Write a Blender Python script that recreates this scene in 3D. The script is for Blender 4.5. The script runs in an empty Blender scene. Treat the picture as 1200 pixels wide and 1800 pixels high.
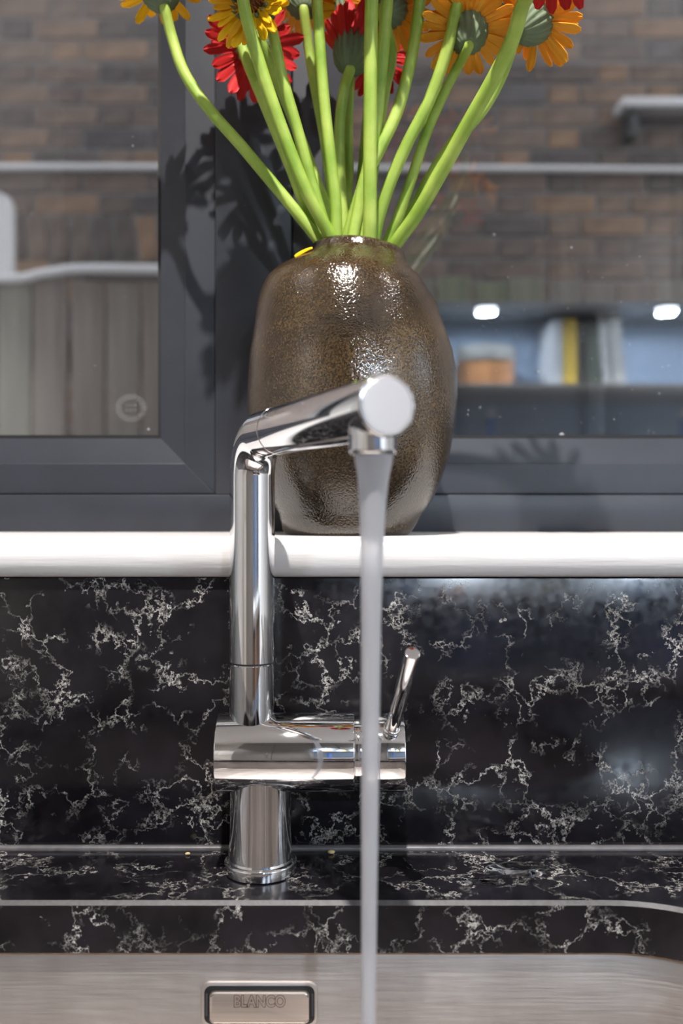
import bpy, bmesh, math, random
from mathutils import Vector, Matrix, Quaternion, noise as mnoise

# ------------------------------------------------------------------ scene, camera, light
sc = bpy.context.scene
COL = sc.collection
random.seed(7)
E = 1.13            # eye height above the kitchen floor
F = 1600.0          # focal length in pixels of the 1200 x 1800 frame
PI = math.pi

cam = bpy.data.cameras.new('camera')
cam.sensor_fit = 'VERTICAL'; cam.sensor_height = 36.0; cam.lens = 36.0 * F / 1800.0
cam.clip_start = 0.01; cam.clip_end = 60
cam.dof.use_dof = True; cam.dof.focus_distance = 0.575; cam.dof.aperture_fstop = 4.4
camo = bpy.data.objects.new('camera', cam); COL.objects.link(camo)
camo.location = (0, 0, E); camo.rotation_euler = (PI/2, 0, 0)
sc.camera = camo

world = bpy.data.worlds.new('overcast_sky'); sc.world = world; world.use_nodes = True
bg = world.node_tree.nodes['Background']
bg.inputs[0].default_value = (0.80, 0.89, 1.0, 1); bg.inputs[1].default_value = 4.3
DOWNLIGHT_W = 27.0
UNDERLIGHT_W = 20.0

vs = sc.view_settings
vs.view_transform = 'Standard'; vs.look = 'None'; vs.gamma = 1.0; vs.exposure = 0.0
vs.use_curve_mapping = False
try:
    sc.cycles.sample_clamp_indirect = 4.0
    sc.cycles.max_bounces = 10; sc.cycles.glossy_bounces = 6; sc.cycles.transparent_max_bounces = 16
    sc.cycles.caustics_refractive = False
except Exception:
    pass

# ------------------------------------------------------------------ helpers
def W(px, py, d):
    return Vector(((px - 600.0) / F * d, d, E + (900.0 - py) / F * d))

def mat(name):
    m = bpy.data.materials.new(name); m.use_nodes = True
    nt = m.node_tree; b = nt.nodes['Principled BSDF']
    return m, nt, b

def plain(name, col, rough=0.5, metal=0.0, spec=0.5, **kw):
    m, nt, b = mat(name)
    b.inputs['Base Color'].default_value = (*col, 1); b.inputs['Roughness'].default_value = rough
    b.inputs['Metallic'].default_value = metal; b.inputs['Specular IOR Level'].default_value = spec
    for k, v in kw.items(): b.inputs[k].default_value = v
    return m

def N(nt, t, **kw):
    n = nt.nodes.new(t)
    for k, v in kw.items():
        if hasattr(n, k): setattr(n, k, v)
        else: n.inputs[k].default_value = v
    return n

def ramp(nt, pts, src=None):
    r = nt.nodes.new('ShaderNodeValToRGB'); e = r.color_ramp.elements
    while len(e) < len(pts): e.new(0.5)
    for el, (p, c) in zip(e, pts):
        el.position = p; el.color = c if len(c) == 4 else (*c, 1)
    if src is not None: nt.links.new(src, r.inputs[0])
    return r

def math_(nt, op, a, b=None, clamp=False):
    n = nt.nodes.new('ShaderNodeMath'); n.operation = op; n.use_clamp = clamp
    for i, v in enumerate((a, b)):
        if v is None: continue
        if isinstance(v, (int, float)): n.inputs[i].default_value = v
        else: nt.links.new(v, n.inputs[i])
    return n.outputs[0]

def bump(nt, b, h, strength, dist):
    n = nt.nodes.new('ShaderNodeBump'); n.inputs['Strength'].default_value = strength
    n.inputs['Distance'].default_value = dist
    nt.links.new(h, n.inputs['Height']); nt.links.new(n.outputs[0], b.inputs['Normal'])
    return n


def link_bm(name, bm, m, parent=None, smooth=False, auto=None):
    bmesh.ops.recalc_face_normals(bm, faces=bm.faces)
    d = bpy.data.meshes.new(name); bm.to_mesh(d); bm.free()
    o = bpy.data.objects.new(name, d); COL.objects.link(o)
    if m is not None: d.materials.append(m)
    if smooth:
        for p in d.polygons: p.use_smooth = True
        if auto: sharpen(d, auto)
    if parent: child(o, parent)
    return o

def sharpen(me, deg):
    bm = bmesh.new(); bm.from_mesh(me)
    for e in bm.edges:
        if len(e.link_faces) == 2 and e.calc_face_angle(0) > math.radians(deg): e.smooth = False
    bm.to_mesh(me); bm.free()

def child(o, parent):
    o.parent = parent
    # an Empty stands at its location; a mesh part is built in world coordinates
    if parent.type == 'EMPTY': o.matrix_parent_inverse = Matrix.Translation(parent.location).inverted()

def tag(o, label=None, cat=None, group=None, kind=None):
    if label: o['label'] = label
    if cat: o['category'] = cat
    if group: o['group'] = group
    if kind: o['kind'] = kind
    return o

def empty(name, loc):
    o = bpy.data.objects.new(name, None); COL.objects.link(o); o.location = loc
    o.empty_display_size = 0.01
    return o

def box_bm(x0, x1, y0, y1, z0, z1, bev=0.0, seg=2):
    bm = bmesh.new()
    bmesh.ops.create_cube(bm, size=1.0)
    for v in bm.verts:
        v.co = Vector((x0 + (v.co.x + .5) * (x1 - x0), y0 + (v.co.y + .5) * (y1 - y0), z0 + (v.co.z + .5) * (z1 - z0)))
    if bev > 0:
        bmesh.ops.bevel(bm, geom=bm.edges[:], offset=bev, segments=seg, profile=0.5, affect='EDGES')
    return bm

def box(name, x0, x1, y0, y1, z0, z1, m, parent=None, bev=0.0, seg=2):
    return link_bm(name, box_bm(x0, x1, y0, y1, z0, z1, bev, seg), m, parent, smooth=bev > 0, auto=40 if bev > 0 else None)

def lathe_bm(prof, seg=64, center=(0, 0, 0), axis='Z', closed=False):
    """prof: list of (r, h). axis of revolution through center."""
    bm = bmesh.new(); rings = []
    c = Vector(center)
    for r, h in prof:
        ring = []
        if r < 1e-7:
            p = Vector((0, 0, h)); ring = [p]
        else:
            ring = [Vector((r * math.cos(2*PI*i/seg), r * math.sin(2*PI*i/seg), h)) for i in range(seg)]
        out = []
        for p in ring:
            if axis == 'X': p = Vector((p.z, p.x, p.y))
            elif axis == 'Y': p = Vector((p.x, p.z, p.y))
            out.append(bm.verts.new(c + p))
        rings.append(out)
    for a, b in zip(rings[:-1], rings[1:]):
        if len(a) == 1 and len(b) == 1: continue
        for i in range(seg):
            j = (i + 1) % seg
            if len(a) == 1: bm.faces.new((a[0], b[i], b[j]))
            elif len(b) == 1: bm.faces.new((a[i], a[j], b[0]))
            else: bm.faces.new((a[i], a[j], b[j], b[i]))
    return bm

def catmull(pts, n=6):
    P = [Vector(p) for p in pts]
    P = [P[0] * 2 - P[1]] + P + [P[-1] * 2 - P[-2]]
    out = []
    for i in range(1, len(P) - 2):
        a, b, c, d = P[i-1], P[i], P[i+1], P[i+2]
        for k in range(n):
            t = k / n
            out.append(0.5 * ((2*b) + (c - a)*t + (2*a - 5*b + 4*c - d)*t*t + (3*b - 3*c + d - a)*t**3))
    out.append(P[-2]); return out

def tube_bm(path, radii, seg=16, cap=True, ridge=0.0, nr=0):
    bm = bmesh.new(); n = len(path); rings = []
    t = (path[1] - path[0]).normalized()
    up = Vector((0, 0, 1)) if abs(t.z) < 0.9 else Vector((1, 0, 0))
    u = t.cross(up).normalized()
    for i, p in enumerate(path):
        if i == 0: t = path[1] - path[0]
        elif i == n - 1: t = path[-1] - path[-2]
        else: t = (path[i+1] - path[i]).normalized() + (path[i] - path[i-1]).normalized()
        t.normalize()
        u = (u - t * u.dot(t)).normalized(); v = t.cross(u)
        r = radii[i] if isinstance(radii, (list, tuple)) else radii
        ring = []
        for k in range(seg):
            a = 2*PI*k/seg; rr = r * (1 + ridge * math.cos(nr * a))
            ring.append(bm.verts.new(p + u * (math.cos(a) * rr) + v * (math.sin(a) * rr)))
        rings.append(ring)
    for a, b in zip(rings[:-1], rings[1:]):
        for i in range(seg):
            j = (i + 1) % seg; bm.faces.new((a[i], a[j], b[j], b[i]))
    if cap:
        bm.faces.new(rings[0][::-1]); bm.faces.new(rings[-1])
    return bm

def prism_bm(poly, y0, y1, bev=0.0):
    """polygon in x,z extruded from y0 (front) to y1."""
    bm = bmesh.new()
    a = [bm.verts.new((x, y0, z)) for x, z in poly]; b = [bm.verts.new((x, y1, z)) for x, z in poly]
    bm.faces.new(a); bm.faces.new(b[::-1]); n = len(poly)
    for i in range(n): bm.faces.new((a[i], b[i], b[(i+1) % n], a[(i+1) % n]))
    bmesh.ops.recalc_face_normals(bm, faces=bm.faces)
    if bev > 0: bmesh.ops.bevel(bm, geom=bm.edges[:], offset=bev, segments=2, profile=0.5, affect='EDGES')
    return bm

def rrect(x0, x1, y0, y1, r, n=14):
    pts = []
    for cx, cy, a0 in ((x1 - r, y1 - r, 0), (x0 + r, y1 - r, 90), (x0 + r, y0 + r, 180), (x1 - r, y0 + r, 270)):
        for k in range(n + 1):
            a = math.radians(a0 + 90 * k / n); pts.append((cx + r * math.cos(a), cy + r * math.sin(a)))
    return pts

# ------------------------------------------------------------------ materials
def m_chrome():
    m, nt, b = mat('polished_chrome')
    b.inputs['Metallic'].default_value = 1; b.inputs['Base Color'].default_value = (0.80, 0.80, 0.81, 1)
    tc = N(nt, 'ShaderNodeTexCoord'); n = N(nt, 'ShaderNodeTexNoise', Scale=90.0, Detail=4.0)
    nt.links.new(tc.outputs['Object'], n.inputs['Vector'])
    r = ramp(nt, [(0.45, (0.035,)*3), (0.8, (0.10,)*3)], n.outputs[0]); nt.links.new(r.outputs[0], b.inputs['Roughness'])
    return m
CHROME = m_chrome()
SATIN = plain('satin_steel_disc', (0.50, 0.465, 0.46), 0.34, 1.0)
SEAM = plain('dark_joint', (0.03, 0.03, 0.032), 0.5)

def m_quartz():
    m, nt, b = mat('black_veined_quartz'); L = nt.links.new
    tc = N(nt, 'ShaderNodeTexCoord'); co = tc.outputs['Object']
    # warp
    nw = N(nt, 'ShaderNodeTexNoise', Scale=34.0, Detail=9.0, Roughness=0.68); L(co, nw.inputs['Vector'])
    sub = N(nt, 'ShaderNodeVectorMath', operation='SUBTRACT'); L(nw.outputs['Color'], sub.inputs[0]); sub.inputs[1].default_value = (0.5, 0.5, 0.5)
    def warped(k):
        s = N(nt, 'ShaderNodeVectorMath', operation='SCALE'); L(sub.outputs[0], s.inputs[0]); s.inputs['Scale'].default_value = k
        a = N(nt, 'ShaderNodeVectorMath', operation='ADD'); L(co, a.inputs[0]); L(s.outputs[0], a.inputs[1]); return a.outputs[0]
    def cells(scale, k, w0, w1):
        v = N(nt, 'ShaderNodeTexVoronoi', feature='DISTANCE_TO_EDGE', Scale=scale); L(warped(k), v.inputs['Vector'])
        return ramp(nt, [(w0, (1,)*3), (w1, (0,)*3)], v.outputs['Distance']).outputs[0]
    c1 = cells(17.0, 0.095, 0.0, 0.026)
    c2 = cells(44.0, 0.050, 0.0, 0.040)
    # masks
    n1 = N(nt, 'ShaderNodeTexNoise', Scale=21.0, Detail=3.0, Roughness=0.6); L(co, n1.inputs['Vector'])
    k1 = ramp(nt, [(0.43, (0,)*3), (0.62, (1,)*3)], n1.outputs[0]).outputs[0]
    n2 = N(nt, 'ShaderNodeTexNoise', Scale=30.0, Detail=2.0); 
    mp = N(nt, 'ShaderNodeMapping'); mp.inputs['Location'].default_value = (3.1, 1.7, 5.2); L(co, mp.inputs[0]); L(mp.outputs[0], n2.inputs['Vector'])
    k2 = ramp(nt, [(0.50, (0,)*3), (0.66, (1,)*3)], n2.outputs[0]).outputs[0]
    nf = N(nt, 'ShaderNodeTexNoise', Scale=420.0, Detail=4.0, Roughness=0.7); L(co, nf.inputs['Vector'])
    fr = ramp(nt, [(0.38, (0.12,)*3), (0.62, (1,)*3)], nf.outputs[0]).outputs[0]
    va = math_(nt, 'MULTIPLY', c1, k1); vb = math_(nt, 'MULTIPLY', c2, k2)
    vv = math_(nt, 'MULTIPLY', math_(nt, 'MAXIMUM', va, math_(nt, 'MULTIPLY', vb, 0.75)), fr, True)
    mix = N(nt, 'ShaderNodeMix', data_type='RGBA')
    base = ramp(nt, [(0.35, (0.0035, 0.003, 0.0042)), (0.7, (0.013, 0.011, 0.0145))], n1.outputs[0])
    L(math_(nt, 'POWER', vv, 1.15), mix.inputs[0]); L(base.outputs[0], mix.inputs[6]); mix.inputs[7].default_value = (0.80, 0.76, 0.70, 1)
    L(mix.outputs[2], b.inputs['Base Color'])
    b.inputs['Roughness'].default_value = 0.13; b.inputs['Specular IOR Level'].default_value = 0.5
    nb = N(nt, 'ShaderNodeTexNoise', Scale=160.0, Detail=3.0); L(co, nb.inputs['Vector'])
    r = ramp(nt, [(0.3, (0.10,)*3), (0.75, (0.24,)*3)], nb.outputs[0]); L(r.outputs[0], b.inputs['Roughness'])
    return m
QUARTZ = m_quartz()

def m_steel():
    m, nt, b = mat('brushed_steel_sink'); L = nt.links.new
    tc = N(nt, 'ShaderNodeTexCoord'); mp = N(nt, 'ShaderNodeMapping'); mp.inputs['Scale'].default_value = (25, 25, 900); L(tc.outputs['Object'], mp.inputs[0])
    n = N(nt, 'ShaderNodeTexNoise', Scale=1.0, Detail=4.0); L(mp.outputs[0], n.inputs['Vector'])
    n2 = N(nt, 'ShaderNodeTexNoise', Scale=22.0, Detail=5.0); L(tc.outputs['Object'], n2.inputs['Vector'])
    r = ramp(nt, [(0.3, (0.47, 0.43, 0.405)), (0.7, (0.61, 0.57, 0.545))], n2.outputs[0]); L(r.outputs[0], b.inputs['Base Color'])
    r2 = ramp(nt, [(0.3, (0.42,)*3), (0.7, (0.56,)*3)], n.outputs[0]); L(r2.outputs[0], b.inputs['Roughness'])
    b.inputs['Metallic'].default_value = 1.0
    bump(nt, b, n.outputs[0], 0.12, 0.0004)
    return m
STEEL = m_steel()

def m_glaze():
    m, nt, b = mat('brown_speckled_glaze'); L = nt.links.new
    tc = N(nt, 'ShaderNodeTexCoord'); co = tc.outputs['Object']
    n = N(nt, 'ShaderNodeTexNoise', Scale=11.0, Detail=5.0, Roughness=0.6); 
    mp = N(nt, 'ShaderNodeMapping'); mp.inputs['Scale'].default_value = (1, 1, 2.2); L(co, mp.inputs[0]); L(mp.outputs[0], n.inputs['Vector'])
    f = N(nt, 'ShaderNodeTexNoise', Scale=700.0, Detail=2.0, Roughness=0.6); L(co, f.inputs['Vector'])
    base = ramp(nt, [(0.30, (0.020, 0.0135, 0.008)), (0.52, (0.052, 0.034, 0.016)), (0.72, (0.095, 0.064, 0.028))], n.outputs[0])
    sp = ramp(nt, [(0.39, (0.32,)*3), (0.63, (1.45, 1.35, 1.2))], f.outputs[0])
    mx = N(nt, 'ShaderNodeMix', data_type='RGBA', blend_type='MULTIPLY'); mx.inputs[0].default_value = 0.85
    L(base.outputs[0], mx.inputs[6]); L(sp.outputs[0], mx.inputs[7]); L(mx.outputs[2], b.inputs['Base Color'])
    b.inputs['Roughness'].default_value = 0.09; b.inputs['IOR'].default_value = 1.8
    g = N(nt, 'ShaderNodeTexNoise', Scale=740.0, Detail=1.0); L(co, g.inputs['Vector'])
    bump(nt, b, g.outputs[0], 0.6, 0.0005)
    return m
GLAZE = m_glaze()

def m_stem():
    m, nt, b = mat('gerbera_stem_green'); L = nt.links.new
    tc = N(nt, 'ShaderNodeTexCoord'); n = N(nt, 'ShaderNodeTexNoise', Scale=40.0, Detail=4.0); L(tc.outputs['Object'], n.inputs['Vector'])
    r = ramp(nt, [(0.3, (0.20, 0.34, 0.028)), (0.7, (0.42, 0.54, 0.10))], n.outputs[0]); L(r.outputs[0], b.inputs['Base Color'])
    b.inputs['Roughness'].default_value = 0.5
    b.inputs['Subsurface Weight'].default_value = 0.12; b.inputs['Subsurface Radius'].default_value = (0.004, 0.006, 0.001); b.inputs['Subsurface Scale'].default_value = 1.0
    f = N(nt, 'ShaderNodeTexNoise', Scale=1500.0); L(tc.outputs['Object'], f.inputs['Vector']); bump(nt, b, f.outputs[0], 0.25, 0.0004)
    return m
STEM = m_stem()
CALYX = plain('calyx_grey_green', (0.13, 0.175, 0.095), 0.75)

def m_petal(name, c0, c1, back):
    m, nt, b = mat(name); L = nt.links.new
    tc = N(nt, 'ShaderNodeTexCoord'); mp = N(nt, 'ShaderNodeMapping'); mp.inputs['Scale'].default_value = (30, 700, 1); L(tc.outputs['Object'], mp.inputs[0])
    n = N(nt, 'ShaderNodeTexNoise', Scale=1.0, Detail=2.0); L(mp.outputs[0], n.inputs['Vector'])
    oi = N(nt, 'ShaderNodeObjectInfo')
    v = math_(nt, 'ADD', math_(nt, 'MULTIPLY', n.outputs[0], 0.6), math_(nt, 'MULTIPLY', oi.outputs['Random'], 0.4))
    r = ramp(nt, [(0.2, c0), (0.75, c1)], v); L(r.outputs[0], b.inputs['Base Color'])
    b.inputs['Roughness'].default_value = 0.55; b.inputs['Specular IOR Level'].default_value = 0.3
    tr = N(nt, 'ShaderNodeBsdfTranslucent'); L(r.outputs[0], tr.inputs[0])
    mx = N(nt, 'ShaderNodeMixShader'); mx.inputs[0].default_value = 0.27
    out = nt.nodes['Material Output']; L(b.outputs[0], mx.inputs[1]); L(tr.outputs[0], mx.inputs[2]); L(mx.outputs[0], out.inputs[0])
    return m
YELLOW = m_petal('yellow_petal', (0.92, 0.50, 0.004), (1.0, 0.68, 0.012), 0)
ORANGE = m_petal('orange_petal', (1.0, 0.38, 0.018), (1.0, 0.56, 0.06), 0)
RED = m_petal('red_petal', (0.52, 0.010, 0.014), (0.78, 0.035, 0.035), 0)
DISC = plain('brown_flower_disc', (0.10, 0.03, 0.008), 0.8)
FLORET = plain('amber_floret', (0.42, 0.13, 0.012), 0.7)

def m_painted(name, col, rough, bs=60, strength=0.15, dist=0.0006, var=0.12, stretch=(1, 1, 1)):
    m, nt, b = mat(name); L = nt.links.new
    tc = N(nt, 'ShaderNodeTexCoord'); mp = N(nt, 'ShaderNodeMapping'); mp.inputs['Scale'].default_value = stretch; L(tc.outputs['Object'], mp.inputs[0])
    n = N(nt, 'ShaderNodeTexNoise', Scale=bs, Detail=5.0); L(mp.outputs[0], n.inputs['Vector'])
    r = ramp(nt, [(0.25, tuple(c * (1 - var) for c in col)), (0.75, tuple(min(1, c * (1 + var)) for c in col))], n.outputs[0])
    L(r.outputs[0], b.inputs['Base Color']); b.inputs['Roughness'].default_value = rough
    if strength: bump(nt, b, n.outputs[0], strength, dist)
    return m
FRAME = m_painted('anthracite_window_frame', (0.025, 0.028, 0.037), 0.42, 25, 0.05, 0.0003, 0.14)
GASKET = plain('black_rubber_gasket', (0.008, 0.008, 0.008), 0.6)
SILLP = m_painted('white_gloss_sill_paint', (0.70, 0.68, 0.67), 0.35, 45, 0.5, 0.0012, 0.03, (0.25, 1, 3))
WHITE = m_painted('white_wall_paint', (0.78, 0.77, 0.75), 0.8, 20, 0.05, 0.0005, 0.03)
CEIL = m_painted('white_ceiling_paint', (0.84, 0.84, 0.84), 0.85, 20, 0.03, 0.0005, 0.02)
FLOORM = m_painted('brown_floor_boards', (0.36, 0.25, 0.17), 0.4, 6, 0.1, 0.001, 0.35, (12, 1, 1))
CAB = m_painted('grey_cabinet_lacquer', (0.20, 0.195, 0.19), 0.4, 8, 0, 0, 0.05)
CABB = m_painted('walnut_cabinet_front', (0.11, 0.065, 0.04), 0.4, 8, 0, 0, 0.05)
NICHE = plain('pale_blue_niche_paint', (0.42, 0.52, 0.68), 0.6)
SHELFM = m_painted('grey_shelf_board', (0.30, 0.29, 0.28), 0.5, 20, 0, 0, 0.1)
SEAL = m_painted('grey_silicone_bead', (0.085, 0.078, 0.08), 0.35, 120, 0.3, 0.0004, 0.3)
SEALB = m_painted('brown_stained_sealant', (0.20, 0.12, 0.06), 0.6, 160, 0.3, 0.0003, 0.5)
BLACK = plain('black_slot', (0.004, 0.004, 0.004), 0.5)
ENGRAVE = plain('engraved_outline_brown', (0.07, 0.04, 0.025), 0.5)

def m_glass():
    m, nt, b = mat('window_glass'); nt.nodes.remove(b); L = nt.links.new
    t = N(nt, 'ShaderNodeBsdfTransparent'); t.inputs[0].default_value = (0.95, 0.96, 0.96, 1)
    g = N(nt, 'ShaderNodeBsdfGlossy'); g.inputs['Roughness'].default_value = 0.0
    fr = N(nt, 'ShaderNodeFresnel'); ge = N(nt, 'ShaderNodeNewGeometry')
    # the far face of the pane is met from inside: give it the same air-to-glass reflectance
    L(math_(nt, 'ADD', 1.62, math_(nt, 'MULTIPLY', ge.outputs['Backfacing'], 1/1.62 - 1.62)), fr.inputs[0])
    k = math_(nt, 'MULTIPLY', fr.outputs[0], 1.7, True)
    mx = N(nt, 'ShaderNodeMixShader'); L(k, mx.inputs[0]); L(t.outputs[0], mx.inputs[1]); L(g.outputs[0], mx.inputs[2])
    L(mx.outputs[0], nt.nodes['Material Output'].inputs[0]); return m
GLASS = m_glass()

def m_water():
    m, nt, b = mat('running_water'); L = nt.links.new
    b.inputs['Base Color'].default_value = (0.96, 0.97, 1, 1); b.inputs['Transmission Weight'].default_value = 1.0
    b.inputs['IOR'].default_value = 1.33; b.inputs['Roughness'].default_value = 0.16
    d = N(nt, 'ShaderNodeBsdfDiffuse'); d.inputs[0].default_value = (0.88, 0.88, 0.91, 1)
    tr = N(nt, 'ShaderNodeBsdfTranslucent'); tr.inputs[0].default_value = (0.8, 0.8, 0.84, 1)
    m1 = N(nt, 'ShaderNodeMixShader'); m1.inputs[0].default_value = 0.5; L(d.outputs[0], m1.inputs[1]); L(tr.outputs[0], m1.inputs[2])
    m2 = N(nt, 'ShaderNodeMixShader'); m2.inputs[0].default_value = 0.54; L(b.outputs[0], m2.inputs[1]); L(m1.outputs[0], m2.inputs[2])
    L(m2.outputs[0], nt.nodes['Material Output'].inputs[0]); return m
WATER = m_water()
PUDDLE = plain('clear_water', (1, 1, 1), 0.02, 0, 0.5, **{'Transmission Weight': 1.0, 'IOR': 1.33})

def m_brick():
    m, nt, b = mat('weathered_stock_brick'); L = nt.links.new
    oi = N(nt, 'ShaderNodeObjectInfo')
    r = ramp(nt, [(0.0, (0.042, 0.033, 0.033)), (0.3, (0.07, 0.048, 0.039)), (0.55, (0.10, 0.066, 0.05)), (0.8, (0.145, 0.082, 0.048)), (1.0, (0.06, 0.05, 0.047))], oi.outputs['Random'])
    tc = N(nt, 'ShaderNodeTexCoord'); n = N(nt, 'ShaderNodeTexNoise', Scale=14.0, Detail=5.0); L(tc.outputs['Object'], n.inputs['Vector'])
    s = ramp(nt, [(0.3, (0.6,)*3), (0.7, (1.3,)*3)], n.outputs[0])
    mx = N(nt, 'ShaderNodeMix', data_type='RGBA', blend_type='MULTIPLY'); mx.inputs[0].default_value = 1
    L(r.outputs[0], mx.inputs[6]); L(s.outputs[0], mx.inputs[7]); L(mx.outputs[2], b.inputs['Base Color'])
    b.inputs['Roughness'].default_value = 0.9; bump(nt, b, n.outputs[0], 0.5, 0.006); return m
BRICK = m_brick()
MORTAR = m_painted('grey_lime_mortar', (0.115, 0.102, 0.096), 0.95, 30, 0.5, 0.004, 0.25)

def m_farbrick():
    m, nt, b = mat('distant_brickwork'); L = nt.links.new
    tc = N(nt, 'ShaderNodeTexCoord'); mp = N(nt, 'ShaderNodeMapping'); mp.inputs['Rotation'].default_value = (PI/2, 0, 0); L(tc.outputs['Object'], mp.inputs[0])
    bt = N(nt, 'ShaderNodeTexBrick', Scale=1.0); bt.inputs['Brick Width'].default_value = 0.225; bt.inputs['Row Height'].default_value = 0.0745; bt.inputs['Mortar Size'].default_value = 0.006
    bt.inputs['Color1'].default_value = (0.20, 0.11, 0.07, 1); bt.inputs['Color2'].default_value = (0.09, 0.065, 0.055, 1); bt.inputs['Mortar'].default_value = (0.22, 0.20, 0.185, 1)
    L(mp.outputs[0], bt.inputs['Vector']); L(bt.outputs[0], b.inputs['Base Color']); b.inputs['Roughness'].default_value = 0.9
    return m
FARBRICK = m_farbrick()
def m_plank():
    m, nt, b = mat('weathered_fence_timber'); L = nt.links.new
    oi = N(nt, 'ShaderNodeObjectInfo')
    r = ramp(nt, [(0.0, (0.105, 0.078, 0.065)), (0.5, (0.125, 0.105, 0.088)), (1.0, (0.095, 0.098, 0.055))], oi.outputs['Random'])
    tc = N(nt, 'ShaderNodeTexCoord'); mp = N(nt, 'ShaderNodeMapping'); mp.inputs['Scale'].default_value = (30, 30, 2); L(tc.outputs['Object'], mp.inputs[0])
    n = N(nt, 'ShaderNodeTexNoise', Scale=1.0, Detail=5.0); L(mp.outputs[0], n.inputs['Vector'])
    s = ramp(nt, [(0.3, (0.6,)*3), (0.7, (1.25,)*3)], n.outputs[0])
    mx = N(nt, 'ShaderNodeMix', data_type='RGBA', blend_type='MULTIPLY'); mx.inputs[0].default_value = 1
    L(r.outputs[0], mx.inputs[6]); L(s.outputs[0], mx.inputs[7]); L(mx.outputs[2], b.inputs['Base Color']); b.inputs['Roughness'].default_value = 0.85
    return m
PLANK = m_plank()
PVC = plain('off_white_plastic', (0.37, 0.34, 0.33), 0.5)
CONCRETE = m_painted('grey_paving', (0.25, 0.24, 0.23), 0.9, 9, 0.3, 0.004, 0.2)

def m_lamp(name, col, s):
    m, nt, b = mat(name); b.inputs['Emission Color'].default_value = (*col, 1); b.inputs['Emission Strength'].default_value = s
    b.inputs['Base Color'].default_value = (0.9, 0.9, 0.9, 1); return m

# ------------------------------------------------------------------ setting: room shell
XL, XR, YB = -1.55, 1.30, -1.45
ZC = E + 1.27
FY = 0.598           # face of the splashback
SILL_T = E - 0.0159  # top of the window sill
SILL_B = E - 0.0159 - 0.0268
WX0, WX1, WZ1 = -0.80, 0.78, E + 1.08
S = lambda o, lab: tag(o, lab, None, None, 'structure')
S(box('floor', XL, XR, YB, 0.62, -0.06, 0.0, FLOORM), 'brown boarded kitchen floor')
S(box('ceiling', XL - .2, XR + .2, YB - .1, 0.62, ZC, ZC + 0.06, CEIL), 'plain white kitchen ceiling')
S(box('wall_left', XL - .1, XL, YB, 0.62, 0, ZC, WHITE), 'white kitchen wall on the left of the window')
S(box('wall_back', XL, XR, YB - .1, YB, 0, ZC, WHITE), 'white kitchen wall behind the wall cupboards')
# wall with the window
fw = empty('wall_front', (0, 0.75, 0)); S(fw, 'outer kitchen wall around the anthracite window')
box('masonry', XL - .1, XR + .1, 0.620, 0.86, -0.4, SILL_B - 0.002, WHITE, fw)
box('masonry', XL - .1, WX0, 0.620, 0.86, SILL_B - 0.002, WZ1, WHITE, fw)
box('masonry', WX1, XR + .1, 0.620, 0.86, SILL_B - 0.002, WZ1, WHITE, fw)
box('masonry', XL - .1, XR + .1, 0.620, 0.86, WZ1, E + 8.2, WHITE, fw)  # unseen upper part carried up high to cut sky light in the passage
# right wall with a second window (daylight from the right)
rw = empty('wall_right', (XR, 0, 0)); S(rw, 'white kitchen wall with the side window')
RY0, RY1, RZ0, RZ1 = 0.14, 0.56, E + 0.10, E + 0.78
box('masonry', XR, XR + .1, YB, RY0, 0, ZC, WHITE, rw); box('masonry', XR, XR + .1, RY1, 0.62, 0, ZC, WHITE, rw)
box('masonry', XR, XR + .1, RY0, RY1, 0, RZ0, WHITE, rw); box('masonry', XR, XR + .1, RY0, RY1, RZ1, ZC, WHITE, rw)
sw = empty('window_2', (XR + .05, (RY0 + RY1)/2, RZ0)); S(sw, 'white side window with small panes, right of the sink')
ncol, nrow, bar = 2, 3, 0.045
for i in range(ncol + 1):
    y = RY0 + (RY1 - RY0 - bar) * i / ncol; box('glazing_bar', XR + .03, XR + .07, y, y + bar, RZ0, RZ1, WHITE, sw)
for j in range(nrow + 1):
    z = RZ0 + (RZ1 - RZ0 - bar) * j / nrow
    for i in range(ncol):
        y = RY0 + (RY1 - RY0 - bar) * i / ncol + bar; y2 = RY0 + (RY1 - RY0 - bar) * (i + 1) / ncol
        box('glazing_bar', XR + .03, XR + .07, y, y2, z, z + bar, WHITE, sw)
        if j < nrow:
            z2 = RZ0 + (RZ1 - RZ0 - bar) * (j + 1) / nrow
            box('glass_pane', XR + .048, XR + .052, y, y2, z + bar, z2, GLASS, sw)

# splashback, sill, worktop, silicone
S(box('splashback', XL, XR, FY, 0.620, E - 0.2218, SILL_B - 0.0005, QUARTZ, bev=0.0008), 'black veined quartz splashback under the white sill')
prof = []
def sill_bm():
    y0, y1, z0, z1 = FY - 0.009, 0.727, SILL_B, SILL_T
    h = z1 - z0; pts = [(y1, z0), (FY + 0.002, z0)]
    for k in range(13):
        a = -PI/2 + PI * k / 12
        pts.append((y0 + 0.010 - 0.010 * math.cos(a), (z0 + z1)/2 + h/2 * math.sin(a)))
    pts.append((y1, z1)); bm = bmesh.new(); nseg = 24; rows = []
    for i in range(nseg + 1):
        x = WX0 - .0 + (WX1 - WX0) * i / nseg
        rows.append([bm.verts.new((x, y, z)) for y, z in pts])
    n = len(pts)
    for a, b in zip(rows[:-1], rows[1:]):
        for i in range(n): bm.faces.new((a[i], a[(i+1) % n], b[(i+1) % n], b[i]))
    bm.faces.new(rows[0]); bm.faces.new(rows[-1][::-1]); return bm
S(link_bm('window_sill', sill_bm(), SILLP, smooth=True, auto=50), 'white painted rounded window sill under the vase')

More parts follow.
